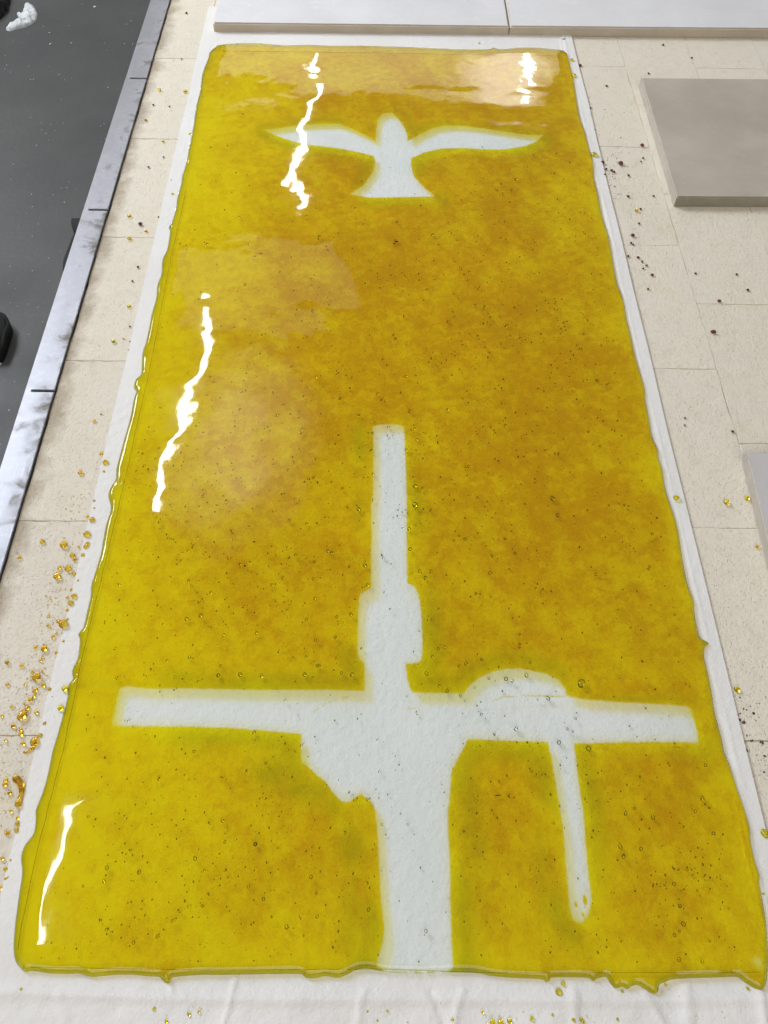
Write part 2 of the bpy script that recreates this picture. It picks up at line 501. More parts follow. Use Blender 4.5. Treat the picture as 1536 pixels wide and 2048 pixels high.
# black latch that hangs outside the rail
def tube_bm(bm, pts, rad, seg=10):
    pts = [Vector(p) for p in pts]; rings = []
    for i, p in enumerate(pts):
        a = pts[max(i-1, 0)]; b = pts[min(i+1, len(pts)-1)]
        q = (b - a).normalized().to_track_quat('Z', 'Y')
        r = rad[i] if hasattr(rad, '__len__') else rad
        rings.append([bm.verts.new(p + q @ Vector((math.cos(t)*r, math.sin(t)*r, 0))) for t in [2*math.pi*k/seg for k in range(seg)]])
    for A, B in zip(rings, rings[1:]):
        for k in range(seg): bm.faces.new((A[k], A[(k+1) % seg], B[(k+1) % seg], B[k]))
    bm.faces.new(rings[0]); bm.faces.new(rings[-1])
latch = tag(link('latch', None), 'black latch bracket hanging on the outside of the steel rail', 'latch')
bm = bmesh.new()
a = P(144, 441, -.03); b = P(143, 452, -.03); c_ = P(156, 474, -.03)
pts = [(a[0], a[1]), (b[0], b[1]), (c_[0], c_[1]), (c_[0]+.03, c_[1]+.01), (a[0]+.035, a[1])]
tv = [bm.verts.new((x, y, -.025)) for x, y in pts]; f = bm.faces.new(tv)
ext = bmesh.ops.extrude_face_region(bm, geom=[f])
for v in ext['geom']:
    if isinstance(v, bmesh.types.BMVert): v.co.z -= .02
bmesh.ops.bevel(bm, geom=list(bm.edges), offset=.0015, segments=2, affect='EDGES')
link('bracket', bm_mesh('bracket', bm, False), M['black'], latch)
bm = bmesh.new()
a = P(158, 470, -.04); b = P(146, 500, -.045); c2 = P(136, 530, -.045); d2 = P(142, 560, -.045)
tube_bm(bm, spline([a, (a+b)/2, b, c2, d2, d2 + [.02, -.01, 0]], 5), .007, 10)
link('cable', bm_mesh('cable', bm), M['black'], latch)

# ------------------------------------------------------------------ things down on the workshop floor
def lump(name, outline_px, z, height, mat, seed, rough=.25, res=46, folds=3.0):
    poly = PP(outline_px, z)
    lo, hi = poly.min(0), poly.max(0)
    gx, gy = np.meshgrid(np.linspace(lo[0], hi[0], res), np.linspace(lo[1], hi[1], res))
    Q = np.stack([gx.ravel(), gy.ravel()], 1)
    d = sdf(Q, poly); size = max(hi - lo)
    L = .16 * size
    prof = np.sqrt(np.clip(d / L, 0, 1) * (2 - np.clip(d / L, 0, 1)))
    k = folds / size
    rid = 1 - np.abs(fbm(Q[:, 0]*k*2.2, Q[:, 1]*k*2.2, seed, 4) * 2 - 1) * 2.2
    h = z + height * prof * (.45 + rough * 2 * rid)
    keep = d.reshape(res, res) > -L * .02
    idx = np.arange(res*res).reshape(res, res)
    f = np.stack([idx[:-1, :-1], idx[:-1, 1:], idx[1:, 1:], idx[1:, :-1]], -1)
    kf = keep[:-1, :-1] & keep[:-1, 1:] & keep[1:, 1:] & keep[1:, :-1]
    Fq = f[kf]
    h = np.where(d < L * .06, z, h)
    Vv = np.stack([Q[:, 0], Q[:, 1], h], 1)
    used = np.unique(Fq); rm = -np.ones(len(Vv), int); rm[used] = np.arange(len(used))
    return link(name, mesh_np(name, Vv[used], rm[Fq]), mat)

o = lump('crumpled_tissue', [(12, 61), (20, 50), (33, 44), (43, 43), (36, 33), (33, 28), (40, 27), (46, 30), (47, 20), (50, 13), (62, 12), (70, 17), (76, 28), (73, 40), (66, 48), (52, 55), (35, 59), (20, 63)], FLZ, .030, M['cloth'], 5, .16, 90, 2.2)
tag(o, 'crumpled white tissue lying on the dark workshop floor', 'tissue')
o = lump('black_bag', [(-60, -40), (22, -40), (21, 5), (17, 20), (8, 34), (-10, 45), (-60, 40)], FLZ, .10, M['black'], 8, .2)
tag(o, 'black crumpled object on the floor at the top left corner', 'bag')
bm = bmesh.new()
rr = PP([(-90, 620), (0, 619), (8, 623), (14, 631), (16, 642), (10, 662), (3, 685), (-5, 700), (-90, 700)], -.76)
tv = [bm.verts.new((x, y, -.76)) for x, y in rr]; f = bm.faces.new(tv)
ext = bmesh.ops.extrude_face_region(bm, geom=[f])
for v in ext['geom']:
    if isinstance(v, bmesh.types.BMVert): v.co.z = FLZ
bmesh.ops.bevel(bm, geom=[e for e in bm.edges if all(v.co.z > -.77 for v in e.verts)], offset=.008, segments=3, affect='EDGES')
tag(link('black_box', bm_mesh('black_box', bm), M['black']), 'flat black box with a rounded corner lying on the floor at the left edge', 'box')
# floor litter
def ico_parts(n_sub):
    bm = bmesh.new(); bmesh.ops.create_icosphere(bm, subdivisions=n_sub, radius=1)
    v = np.array([x.co[:] for x in bm.verts]); f = np.array([[q.index for q in p.verts] for p in bm.faces]); bm.free()
    return v, f
ICO1, ICO2, ICO3 = ico_parts(1), ico_parts(2), ico_parts(3)
def scatter_mesh(name, items, ico, jitter=.0):
    """items: (x,y,z,rx,ry,rz,ang)"""
    v0, f0 = ico; VV = []; FF = []
    for i, (x, y, z, a, b, c, an) in enumerate(items):
        v = v0 * [a, b, c]
        if jitter: v = v * (1 + rng.uniform(-jitter, jitter, (len(v0), 1)))
        ca, sa = math.cos(an), math.sin(an)
        v = np.stack([v[:, 0]*ca - v[:, 1]*sa + x, v[:, 0]*sa + v[:, 1]*ca + y, v[:, 2] + z], 1)
        VV.append(v); FF.append(f0 + i * len(v0))
    return mesh_np(name, np.vstack(VV), np.vstack(FF))
it = []
for px, py, r in [(190, 15, 3.5), (99, 66, 2), (101, 89, 3), (143, 87, 2), (27, 329, 1.6), (92, 267, 1.2), (2, 729, 3), (58, 669, 1.2), (58, 609, 1.5), (128, 530, 1), (20, 533, 1.3), (262, 42, 1.2)]:
    p = P(px, py, FLZ); s_ = pxsize(px, py, FLZ) * r
    it.append((p[0], p[1], FLZ + s_*.4, s_, s_*.8, s_*.5, random.random()*3))
for k in range(160):
    px, py = random.uniform(0, 330), random.uniform(0, 1000)
    p = P(px, py, FLZ); s_ = random.uniform(.0008, .0022)
    it.append((p[0], p[1], FLZ + s_*.4, s_, s_*.8, s_*.5, 0))
tag(link('floor_crumbs', scatter_mesh('floor_crumbs', it, ICO1, .3), M['cloth']), 'pale crumbs and grit scattered on the dark workshop floor', 'crumbs', kind='stuff')

# ------------------------------------------------------------------ kiln shelves
def slab(name, pts, z0, z1, mt, ms, bev=.0022, seed=0):
    bm = bmesh.new()
    ring = []
    r = random.Random(seed)
    for i in range(len(pts)):
        a = np.array(pts[i]); b = np.array(pts[(i+1) % len(pts)])
        n = 1
        for k in range(n):
            q = a + (b - a) * k / n
            if k: q = q + r.uniform(-.00025, .00025)
            ring.append(q)
    tv = [bm.verts.new((x, y, z1)) for x, y in ring]; f = bm.faces.new(tv)
    ext = bmesh.ops.extrude_face_region(bm, geom=[f])
    for v in ext['geom']:
        if isinstance(v, bmesh.types.BMVert): v.co.z = z0
    bmesh.ops.bevel(bm, geom=[e for e in bm.edges if all(v.co.z > z1 - 1e-5 for v in e.verts)], offset=bev, segments=3, affect='EDGES')
    bmesh.ops.recalc_face_normals(bm, faces=bm.faces)
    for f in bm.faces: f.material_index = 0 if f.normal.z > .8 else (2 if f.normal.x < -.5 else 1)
    me = bpy.data.meshes.new(name); bm.to_mesh(me); bm.free()
    o = link(name, me, [mt, ms, M['cordleft'] if ms is M['cordside'] else ms]); return o
o = slab('kiln_shelf', [(-.2715, 1.533), (.2205, 1.5395), (.2205, 1.99), (-.2715, 1.985)], .0003, .0155, M['kilnwash'], M['slabside'], seed=1)
tag(o, 'white washed kiln shelf slab behind the yellow panel, left of the pair', 'kiln shelf', 'pale kiln shelves')
o = slab('kiln_shelf', [(.2222, 1.5395), (.72, 1.549), (.72, 2.0), (.2222, 1.99)], .0003, .0158, M['kilnwash'], M['slabside'], seed=2)
tag(o, 'white washed kiln shelf slab behind the yellow panel, right of the pair', 'kiln shelf', 'pale kiln shelves')
o = slab('kiln_shelf', [(.4125, 1.0735), (.80, 1.080), (.80, 1.390), (.4155, 1.3835)], .0003, .0155, M['cordier'], M['cordside'], .0016, seed=3)
tag(o, 'grey taupe kiln shelf lying on the bricks at the upper right', 'kiln shelf', 'pale kiln shelves')
a = P(1483, 915); b = P(1536, 1140)
o = slab('kiln_shelf', [(b[0] - .0075*1.2, .30), (.75, .30), (.75, .6230), (a[0] - .0008, .6205)], .0003, .0155, M['washgrey'], M['cordside'], .0016, seed=4)
tag(o, 'pale grey kiln shelf corner at the right edge of the frame below the taupe one', 'kiln shelf', 'pale kiln shelves')

# ------------------------------------------------------------------ fibre paper under the glass
creases_low = [  # px polyline, width (m), height (m)
    ([(0, 1985), (300, 1996), (640, 2000), (900, 1999), (1200, 2002), (1536, 2000)], .0045, .0013),
    ([(470, 1958), (462, 2000), (445, 2060)], .0022, .0010),
    ([(730, 1985), (722, 2000), (715, 2060)], .003, .0009),
    ([(862, 1985), (880, 2020), (890, 2060)], .003, -.0010),
    ([(925, 1985), (915, 2010), (905, 2060)], .003, .0010),
    ([(1145, 1985), (1150, 2060)], .004, .0010),
    ([(1370, 1975), (1378, 2060)], .005, .0011),
    ([(120, 1985), (135, 2060)], .004, .0006),
    ([(1290, 1990), (1310, 2020), (1330, 2060)], .0035, .0009),
    ([(340, 1968), (345, 1982)], .0018, .0009),
    ([(1518, 1985), (1530, 2060)], .003, .0011),
]
def paper_sheet(name, x0, x1, y0, y1, zt, creases, thick, label, nx=170, ny=260, ridge=False, skew=(0, 0)):
    gx = np.linspace(0, 1, nx); gy = np.linspace(y0, y1, ny)
    X, Y = np.meshgrid(gx, gy)
    lx = x0 + skew[0] * (Y - y0); rx = x1 + skew[1] * (Y - y0)
    X = lx + (rx - lx) * X
    # slightly uneven cut edges
    X = X + (vnoise(Y*9, Y*0, 3) - .5) * .0012
    Z = zt + (fbm(X*9, Y*9, 5, 3) - .5) * .0009
    low = sstep(.125, .100, Y)
    Z = Z + low * (fbm(X*22, Y*30, 9, 3) - .35) * .0040
    for pl, wd, h in creases:
        q = PP(pl); q = spline(q, 5)
        best = np.full(X.shape, 1e9)
        for a_, b_ in zip(q[:-1], q[1:]):
            ab = b_ - a_; L = ab @ ab + 1e-15
            t = np.clip(((X - a_[0])*ab[0] + (Y - a_[1])*ab[1]) / L, 0, 1)
            best = np.minimum(best, np.hypot(X - a_[0] - t*ab[0], Y - a_[1] - t*ab[1]))
        Z = Z + 1.4 * h * np.exp(-(best / wd) ** 2 * 1.2)
    if ridge:  # a folded-over, lifting border along the right side
        d = rx - X
        wob = (vnoise(Y*14, Y*0, 11) - .5) * .004
        Z = Z + .0011 * sstep(.016, .011, d + wob) + .0014 * np.exp(-((d - .0135 + wob) / .0012) ** 2)
        Z = Z + .0011 * np.exp(-((d - .0175 + wob*1.6) / .0009) ** 2)
    Z = np.maximum(Z, .0004)
    Vt = np.stack([X.ravel(), Y.ravel(), Z.ravel()], 1)
    idx = np.arange(nx*ny).reshape(ny, nx)
    f = np.stack([idx[:-1, :-1], idx[:-1, 1:], idx[1:, 1:], idx[1:, :-1]], -1).reshape(-1, 4)
    # skirt: the thickness of the sheet
    border = np.concatenate([idx[0, :], idx[1:, -1], idx[-1, -2::-1], idx[-2:0:-1, 0]])
    Vb = Vt[border].copy(); Vb[:, 2] = np.maximum(Vb[:, 2] - thick, .0001)
    nb = len(border); k = np.arange(nb)
    n0 = len(Vt)      # the skirt has its own rim so the cut edge stays crisp
    fb = np.stack([n0 + k, n0 + nb + k, n0 + nb + (k+1) % nb, n0 + (k+1) % nb], 1)
    me = mesh_np(name, np.vstack([Vt, Vt[border], Vb]), np.vstack([f, fb]))
    o = link(name, me, M['paper'])
    return tag(o, label, 'paper', 'sheets of kiln paper under the panel')
paper_sheet('paper_sheet', -.2868, .3281, .2539, 1.62, .0013, [], .00012, 'long white fibre paper sheet under the yellow glass, its right border ridged', 260, 500, True, (-.0025, -.0006))
paper_sheet('paper_sheet', -.2868, .3281, -.12, .2541, .00122, creases_low, .0010, 'creased white fibre paper sheet under the near end of the panel', 330, 220, True, (0, 0))

# ------------------------------------------------------------------ the fused glass panel
LEFT = [(427,101),(419,109),(415,123),(405,150),(400,187),(393,213),(388,247),(383,277),(378,300),(373,327),(365,353),(362,373),(355,397),(352,420),(343,450),(338,457),(340,464),(338,483),(333,505),(325,523),(323,550),(315,573),(312,600),(303,633),(298,660),(292,687),(285,710),(283,747),(278,757),(271,763),(268,777),(273,785),(268,800),(262,833),(255,860),(248,883),(240,913),(233,940),(232,960),(222,977),(217,993),(222,1020),(213,1050),(207,1080),(202,1110),(193,1140),(183,1173),(182,1193),(175,1223),(167,1257),(157,1270),(160,1282),(156,1317),(145,1343),(146,1360),(137,1373),(135,1400),(125,1437),(115,1473),(105,1507),(97,1547),(87,1583),(78,1607),(72,1623),(72,1643),(67,1670),(50,1693),(43,1717),(45,1747),(40,1783),(35,1820),(30,1860),(28,1900),(32,1923),(43,1938)]
BOTTOM = [(43,1938),(53,1944),(67,1942),(100,1947),(133,1948),(160,1948),(183,1954),(200,1953),(233,1950),(267,1950),(300,1953),(320,1954),(328,1962),(337,1968),(342,1965),(345,1955),(400,1950),(433,1950),(500,1949),(550,1948),(600,1948),(610,1955),(627,1957),(647,1953),(657,1953),(677,1956),(697,1948),(710,1941),(733,1937),(760,1942),(783,1945),(833,1947),(890,1945),(950,1946),(983,1952),(1024,1956),(1082,1959),(1090,1964),(1099,1962),(1102,1956),(1148,1955),(1177,1957),(1186,1963),(1194,1958),(1211,1954),(1219,1966),(1229,1977),(1244,1974),(1254,1979),(1264,1972),(1277,1971),(1291,1980),(1306,1988),(1314,1984),(1317,1971),(1335,1962),(1355,1958),(1397,1956),(1438,1955),(1473,1954),(1488,1964),(1504,1975),(1519,1982),(1527,1976),(1532,1962)]
RIGHT = [(1135,112),(1140,134),(1147,161),(1150,182),(1159,236),(1170,268),(1178,300),(1186,327),(1188,359),(1195,389),(1204,435),(1217,477),(1222,505),(1227,535),(1234,570),(1245,599),(1253,642),(1261,674),(1270,715),(1280,749),(1289,782),(1290,803),(1296,833),(1302,870),(1309,889),(1315,902),(1316,918),(1324,943),(1329,977),(1339,1010),(1348,1035),(1356,1067),(1363,1115),(1373,1166),(1387,1206),(1387,1223),(1392,1252),(1398,1276),(1408,1283),(1417,1289),(1409,1296),(1407,1316),(1415,1349),(1422,1386),(1427,1421),(1436,1456),(1443,1483),(1447,1505),(1458,1532),(1473,1578),(1486,1615),(1498,1656),(1501,1688),(1510,1728),(1518,1752),(1517,1768),(1521,1790),(1529,1835),(1533,1875),(1535,1920),(1532,1962)]
TOP = [(427,101),(434,96),(451,93),(481,91),(517,91),(571,95),(617,94),(667,96),(727,96),(801,98),(844,100),(896,102),(907,103),(973,103),(985,99),(1000,103),(1033,100),(1073,100),(1107,103),(1127,106),(1135,112)]
ZP = .0012
def edge(px, n):
    q = spline(PP(px, ZP), 5); s_ = np.r_[0, np.cumsum(np.linalg.norm(np.diff(q, axis=0), axis=1))]
    t = n * s_[-1]
    return np.stack([np.interp(t, s_, q[:, k]) for k in (0, 1)], 1)
WU, WV = .575, 1.37
def warp(n, W, rim=.016, k=16):
    a = (np.linspace(0, 1, k) ** 1.7) * rim / W
    mid = np.linspace(rim / W, 1 - rim / W, n)[1:-1]
    return np.r_[a, mid, 1 - a[::-1]]
tu = warp(470, WU); tv = warp(900, WV)
nu, nv = len(tu), len(tv)
eT, eB = edge(TOP, tu), edge(BOTTOM, tu)
eL, eR = edge(LEFT, tv), edge(RIGHT, tv)
full = (eT, eB, eL, eR)
def smooth_edge(e, t, wd):
    # heavy blur of the edge, its end points kept
    base = e[0] + (e[-1] - e[0]) * t[:, None]
    r = e - base
    K = np.exp(-((t[:, None] - t[None, :]) / wd) ** 2) * np.gradient(t)[None, :]
    r2 = (K @ r) / K.sum(1)[:, None] * np.sqrt(np.clip(np.minimum(t, 1 - t) / wd, 0, 1))[:, None]
    return base + r2
sT, sB, sL, sR = smooth_edge(eT, tu, .06), smooth_edge(eB, tu, .06), smooth_edge(eL, tv, .03), smooth_edge(eR, tv, .03)
dT, dB, dL, dR = eT - sT, eB - sB, eL - sL, eR - sR
eT, eB, eL, eR = sT, sB, sL, sR
U, W2 = np.meshgrid(tu, tv)
XY = np.empty((nv, nu, 2))
for k in (0, 1):
    XY[..., k] = ((1-W2)*eT[None, :, k] + W2*eB[None, :, k] + (1-U)*eL[:, None, k] + U*eR[:, None, k]
                  - ((1-U)*(1-W2)*eT[0, k] + U*(1-W2)*eT[-1, k] + (1-U)*W2*eB[0, k] + U*W2*eB[-1, k]))
FALL = .016
fu, fv = np.exp(-U * WU / FALL * 1.3), np.exp(-W2 * WV / FALL * 1.3)
gu, gv = np.exp(-(1 - U) * WU / FALL * 1.3), np.exp(-(1 - W2) * WV / FALL * 1.3)
XY += fv[..., None] * dT[None] + gv[..., None] * dB[None] + fu[..., None] * dL[:, None] + gu[..., None] * dR[:, None]
eT, eB, eL, eR = XY[0], XY[-1], XY[:, 0], XY[:, -1]
Q = XY.reshape(-1, 2)
outline = np.vstack([eT[:-1], eR[:-1], eB[::-1][:-1], eL[::-1][:-1]])
od = resample(np.vstack([outline, outline[:1]]), .0006)
kd = KDTree(len(od))
for i, p in enumerate(od): kd.insert((p[0], p[1], 0), i)
kd.balance()
near = ((U < .045) | (U > .955) | (W2 < .02) | (W2 > .975)).ravel()
dist = np.full(len(Q), .05)
for i in np.nonzero(near)[0]:
    dist[i] = kd.find((Q[i, 0], Q[i, 1], 0))[2]
bmask = ((U == 0) | (U == 1) | (W2 == 0) | (W2 == 1)).ravel(); dist[bmask] = 0
TH = .0070
rw = .0052
dd = np.clip(dist / rw, 0, 1)
prof = np.sqrt(np.clip(1 - (1 - dd) ** 2, 0, 1))
sh = sstep(.0, .020, dist)
Z = ZP + TH * (.80 * prof + .20 * sh)
# slow waves of the thickness
swell = (fbm(Q[:, 0]*6, Q[:, 1]*6, 21, 2) - .5) * .0012 * sh
Z = Z + swell
VV = np.column_stack([Q, Z])

DOVE = [(527,260),(551,257),(571,254),(597,250),(644,247),(677,247),(704,257),(731,270),(751,282),(752,260),(756,237),(767,226),(784,225),(797,237),(807,253),(814,267),(815,283),(840,268),(867,255),(890,251),(927,251),(973,257),(1023,265),(1057,270),(1087,270),(1073,283),(1047,293),(1007,299),(973,299),(927,296),(883,297),(847,305),(822,317),(822,333),(828,353),(843,370),(871,393),(807,394),(740,395),(699,388),(727,370),(746,343),(751,323),(747,312),(711,303),(667,295),(617,290),(584,282),(557,273)]
CROSS = [(745,853),(760,849),(800,849),(808,855),(810,900),(812,960),(813,1000),(813,1067),(814,1167),(829,1173),(837,1188),(843,1234),(845,1299),(842,1320),(834,1326),(811,1327),(814,1357),(821,1379),(825,1386),(923,1387),(930,1385),(940,1370),(960,1355),(987,1343),(1013,1338),(1040,1337),(1067,1342),(1093,1348),(1117,1360),(1130,1377),(1133,1392),(1178,1400),(1231,1404),(1312,1408),(1371,1412),(1383,1417),(1388,1440),(1395,1467),(1396,1485),(1339,1483),(1258,1484),(1148,1487),(1149,1500),(1151,1513),(1157,1567),(1166,1621),(1170,1674),(1176,1741),(1183,1800),(1176,1830),(1164,1845),(1153,1845),(1145,1838),(1140,1816),(1137,1790),(1132,1728),(1127,1661),(1117,1600),(1110,1560),(1103,1517),(1097,1484),(1033,1482),(935,1478),(923,1503),(913,1523),(903,1540),(900,1583),(895,1633),(897,1683),(900,1733),(900,1812),(903,1883),(906,1934),(890,1946),(830,1948),(780,1946),(754,1933),(757,1913),(767,1883),(768,1850),(762,1800),(760,1767),(757,1700),(754,1653),(751,1620),(741,1602),(721,1587),(697,1604),(684,1603),(667,1587),(651,1563),(631,1547),(602,1523),(602,1500),(604,1468),(517,1460),(451,1455),(384,1453),(300,1452),(223,1452),(230,1417),(238,1377),(253,1373),(300,1378),(367,1377),(512,1380),(651,1380),(727,1382),(729,1379),(729,1326),(720,1320),(715,1307),(716,1234),(718,1195),(725,1185),(742,1177),(742,1104),(743,1067),(742,1017),(746,983),(747,900)]
DRIPS = [(1152,1809,3.2,4.5),(1170,1800,4,9),(1166,1829,3,4)]
ZT = ZP + TH
dove_p, cross_p = PP(DOVE, ZT), PP(CROSS, ZT)
def sd_local(poly, pad):
    lo, hi = poly.min(0) - pad, poly.max(0) + pad
    mk = (Q[:, 0] > lo[0]) & (Q[:, 0] < hi[0]) & (Q[:, 1] > lo[1]) & (Q[:, 1] < hi[1])
    r = np.full(len(Q), -1.0); r[mk] = sdf(Q[mk], poly); return r
sdD, sdC = sd_local(dove_p, .03), sd_local(cross_p, .03)
sd = np.maximum(sdD, sdC)
wob = (fbm(Q[:, 0]*420, Q[:, 1]*420, 31, 2) - .5) * .0011
clear = sstep(-.0013, .0012, sd + wob)
for px, py, a_, b_ in DRIPS:
    c0 = P(px, py, ZT); ex = pxsize(px, py, ZT)
    r2 = ((Q[:, 0]-c0[0])/(a_*ex))**2 + ((Q[:, 1]-c0[1])/(b_*ex*1.2))**2
    clear = clear * sstep(.6, 1.3, r2)
# stray yellow grains along the joints of the figure
def linemask(pl, wd, brk=0):
    q = PP(pl, ZT); best = np.full(len(Q), 1e9)
    lo, hi = q.min(0) - .01, q.max(0) + .01
    mk = (Q[:, 0] > lo[0]) & (Q[:, 0] < hi[0]) & (Q[:, 1] > lo[1]) & (Q[:, 1] < hi[1])
    Qm = Q[mk]; bb = np.full(len(Qm), 1e9)
    for a_, b_ in zip(q[:-1], q[1:]):
        ab = b_ - a_; t = np.clip(((Qm - a_) @ ab) / (ab @ ab), 0, 1)
        bb = np.minimum(bb, np.linalg.norm(Qm - a_ - t[:, None]*ab, axis=1))
    best[mk] = bb
    mm = np.exp(-(best / wd) ** 2)
    if brk: mm = mm * sstep(brk - .1, brk + .1, fbm(Q[:, 0]*300, Q[:, 1]*300, 77, 2))
    return mm
g = np.maximum.reduce([linemask([(985,1402),(1005,1394),(1060,1392),(1133,1393)], .0007, .2) * .75,
                       linemask([(626,1424),(650,1408),(680,1396),(727,1392)], .0011, .5) * .55,
                       linemask([(808,1417),(845,1419),(866,1427)], .0010, .52) * .5,
                       linemask([(742,1168),(790,1166),(828,1176)], .0012, .55) * .35,
                       linemask([(729,1326),(811,1327)], .0005, .0) * .22,
                       linemask([(760,1943),(900,1943)], .0012, .4) * .55,
                       linemask([(935,1455),(944,1440)], .0005, .3) * .4])
clear = clear * (1 - g)
# clear chip in the near right corner, in the near left corner and a sliver by the right edge
for px, py, a_, b_, s_ in [(1519, 1926, 15, 10, .85), (1490, 1938, 14, 3, .4), (38, 1925, 9, 12, .45), (1398, 1340, 3, 7, .4)]:
    c0 = P(px, py, ZT); ex = pxsize(px, py, ZT)
    r2 = ((Q[:, 0]-c0[0])/(a_*ex))**2 + ((Q[:, 1]-c0[1])/(b_*ex*1.2))**2
    clear = np.maximum(clear, s_ * np.exp(-r2 * 1.2) * sstep(.3, .55, fbm(Q[:, 0]*160, Q[:, 1]*160, 55, 3)))

# how deep the amber is: deep in the middle, thin and yellow by the edges and shapes
cx = (Q[:, 0] - .03) / .30; cyy = (Q[:, 1] - .80) / .72
rad = np.sqrt(cx**2 + cyy**2)
tone = .74 - .40 * sstep(.40, 1.15, rad) + .22 * sstep(1.1, 1.4, Q[:, 1])
tone -= .15 * sstep(-.12, -.28, Q[:, 0])
tone -= .16 * np.exp(-(np.minimum(sd, 0) / .014) ** 2)
tone -= .18 * sstep(.030, .004, dist)
tone += (fbm(Q[:, 0]*5, Q[:, 1]*5, 61, 3) - .5) * .34
tone -= .02 * sstep(.5, .2, Q[:, 1])
tone += .20 * sstep(.05, .25, Q[:, 0])
green = np.zeros(len(Q))
green += .42 * np.exp(-((np.minimum(sd, 0) + .010) / .008) ** 2) * sstep(.42, .62, fbm(Q[:, 0]*14, Q[:, 1]*14, 71, 2))
green += .75 * sstep(.0055, .0006, dist)
for px, py, a_, b_, s_ in [(545, 1545, 45, 22, .5), (600, 1580, 30, 14, .55), (640, 1580, 22, 22, .55), (668, 1615, 16, 18, .6), (700, 1690, 26, 30, .55), (700, 1850, 22, 60, .35),
                           (716, 880, 14, 50, .45), (715, 1010, 10, 50, .3), (940, 1620, 26, 120, .3), (830, 990, 14, 50, .35), (850, 1240, 14, 60, .35), (880, 1365, 60, 14, .5),
                           (500, 1372, 260, 7, .45), (1270, 1398, 130, 6, .45), (945, 1360, 12, 22, .4), (930, 1820, 14, 80, .35), (1085, 1750, 14, 80, .25)]:  # long bands above the cross arms put a shadow into the tint
    c0 = P(px, py, ZT); ex = pxsize(px, py, ZT)
    r2 = ((Q[:, 0]-c0[0])/(a_*ex))**2 + ((Q[:, 1]-c0[1])/(b_*ex*1.2))**2
    green = np.maximum(green, s_ * 1.25 * np.exp(-r2) * (.55 + .9 * (fbm(Q[:, 0]*60, Q[:, 1]*60, 81, 2) - .2)))

# bubbles: place the large ones first
BIG = [(1163,1367,10),(830,972,6),(830,1010,7.5),(717,1018,5.5),(819,822,4),(829,858,4.5),(717,830,3.5),(745,866,3.5),(812,900,4),(746,949,4),(578,1041,4),(576,940,3.5),(633,754,3.5),(583,733,3),(818,1058,4.5),(820,1098,5),(613,1048,4),(851,1156,5),(839,1142,4.5),(730,1131,5),(735,1170,4.5),(702,1229,5),(853,1347,5),(894,1382,5),(704,1349,5),(683,1346,4.5),(609,1349,5.5),(631,1280,4),(523,1352,4.5),(480,1349,5),(436,1351,4.5),(508,1465,4.5),(603,1491,4),(390,1717,4.5),(511,1688,5),(445,1641,4.5),(622,1754,4.5),(527,1798,4.5),(497,1773,4),(1012,1358,5.5),(1053,1351,4.5),(1096,1397,5.5),(1032,1458,5),(1118,1485,5.5),(1177,1497,7),(373,1238,4.5),(401,1231,4.5),(379,1315,4.5),(510,1689,5),(214,1736,5),(278,1744,5),(208,1763,4.5),(345,1842,4.5),(267,1885,4.5),(315,1873,4.5),(573,1854,5.5),(634,1833,4.5),(852,1862,4.5),(737,1819,4.5),(1105,997,5.5),(1115,1030,5),(1367,1848,5.5),(1349,1870,4.5),(1427,1667,5),(1251,1627,4.5),(1405,1597,5),(1282,1698,5),(1241,1694,5),(1247,1713,5),(1306,1635,5),(1348,1768,5),(1360,1812,4.5),(963,1429,4.5),(878,1372,4),(1025,1362,4),(1032,358,3.5),(1023,380,3),(1140,325,2.6),(791,480,3),(950,610,3),(980,635,3),(1013,652,3.5),(787,670,3),(692,750,3),(925,797,3),(755,787,4),(933,940,3),(862,1142,4),(655,1102,4),(663,1105,4),(628,1124,4),(627,1158,4),(698,1133,3.5),(980,1146,4.5),(952,1187,4),(1010,1078,3.5),(930,1078,4),(908,1081,4),(864,1239,4),(865,1313,4),(932,1327,4.5),(963,1319,4),(672,1316,3),(612,1313,3.5),(513,1266,4),(437,1350,4)]
for px, py, r in BIG[:30]:
    if r < 4.5: continue
    c0 = P(px, py, ZT); s_ = pxsize(px, py, ZT)
    r2 = ((Q[:, 0]-c0[0])**2 + (Q[:, 1]-c0[1])**2) / (s_ * r * 1.6) ** 2
    tone -= .45 * np.exp(-r2); green *= 1 - .8 * np.exp(-r2)  # bright halo of the domed surface, painted into tone and green

idx = np.arange(nu * nv).reshape(nv, nu)
Fq = np.stack([idx[:-1, :-1], idx[1:, :-1], idx[1:, 1:], idx[:-1, 1:]], -1).reshape(-1, 4)
fs_ = sd[Fq].mean(1); fD = sdD[Fq].mean(1)
inside = fs_ > 0
fd = dist[Fq].mean(1)
panel = tag(link('fused_glass_sheet', None, loc=(0, 0, 0)), 'large yellow glass sheet with a clear dove and cross, lying on white paper', 'glass sheet')
def sub(name, mask, label=None):
    f = Fq[mask]; used = np.unique(f); rm = -np.ones(len(VV), int); rm[used] = np.arange(len(used))
    me = mesh_np(name, VV[used], rm[f])
    for an, arr in (('tone', tone), ('clear', clear), ('green', np.clip(green, 0, 1))):
        at = me.attributes.new(an, 'FLOAT', 'POINT'); at.data.foreach_set('value', arr[used].astype(np.float32))
    o = link(name, me, M['glass'], panel)
    if label: o['label'] = label
    return o
is_rim = (fd < .0045) & ~inside
sub('yellow_field', ~inside & ~is_rim, 'mottled amber and yellow glass field')
sub('rim', is_rim, 'rounded uneven edge with drips')
sub('dove', inside & (fD > 0), 'clear dove with spread wings showing the white paper')
sub('cross_figure', inside & ~(fD > 0), 'clear cross with a staff and a post showing the white paper')
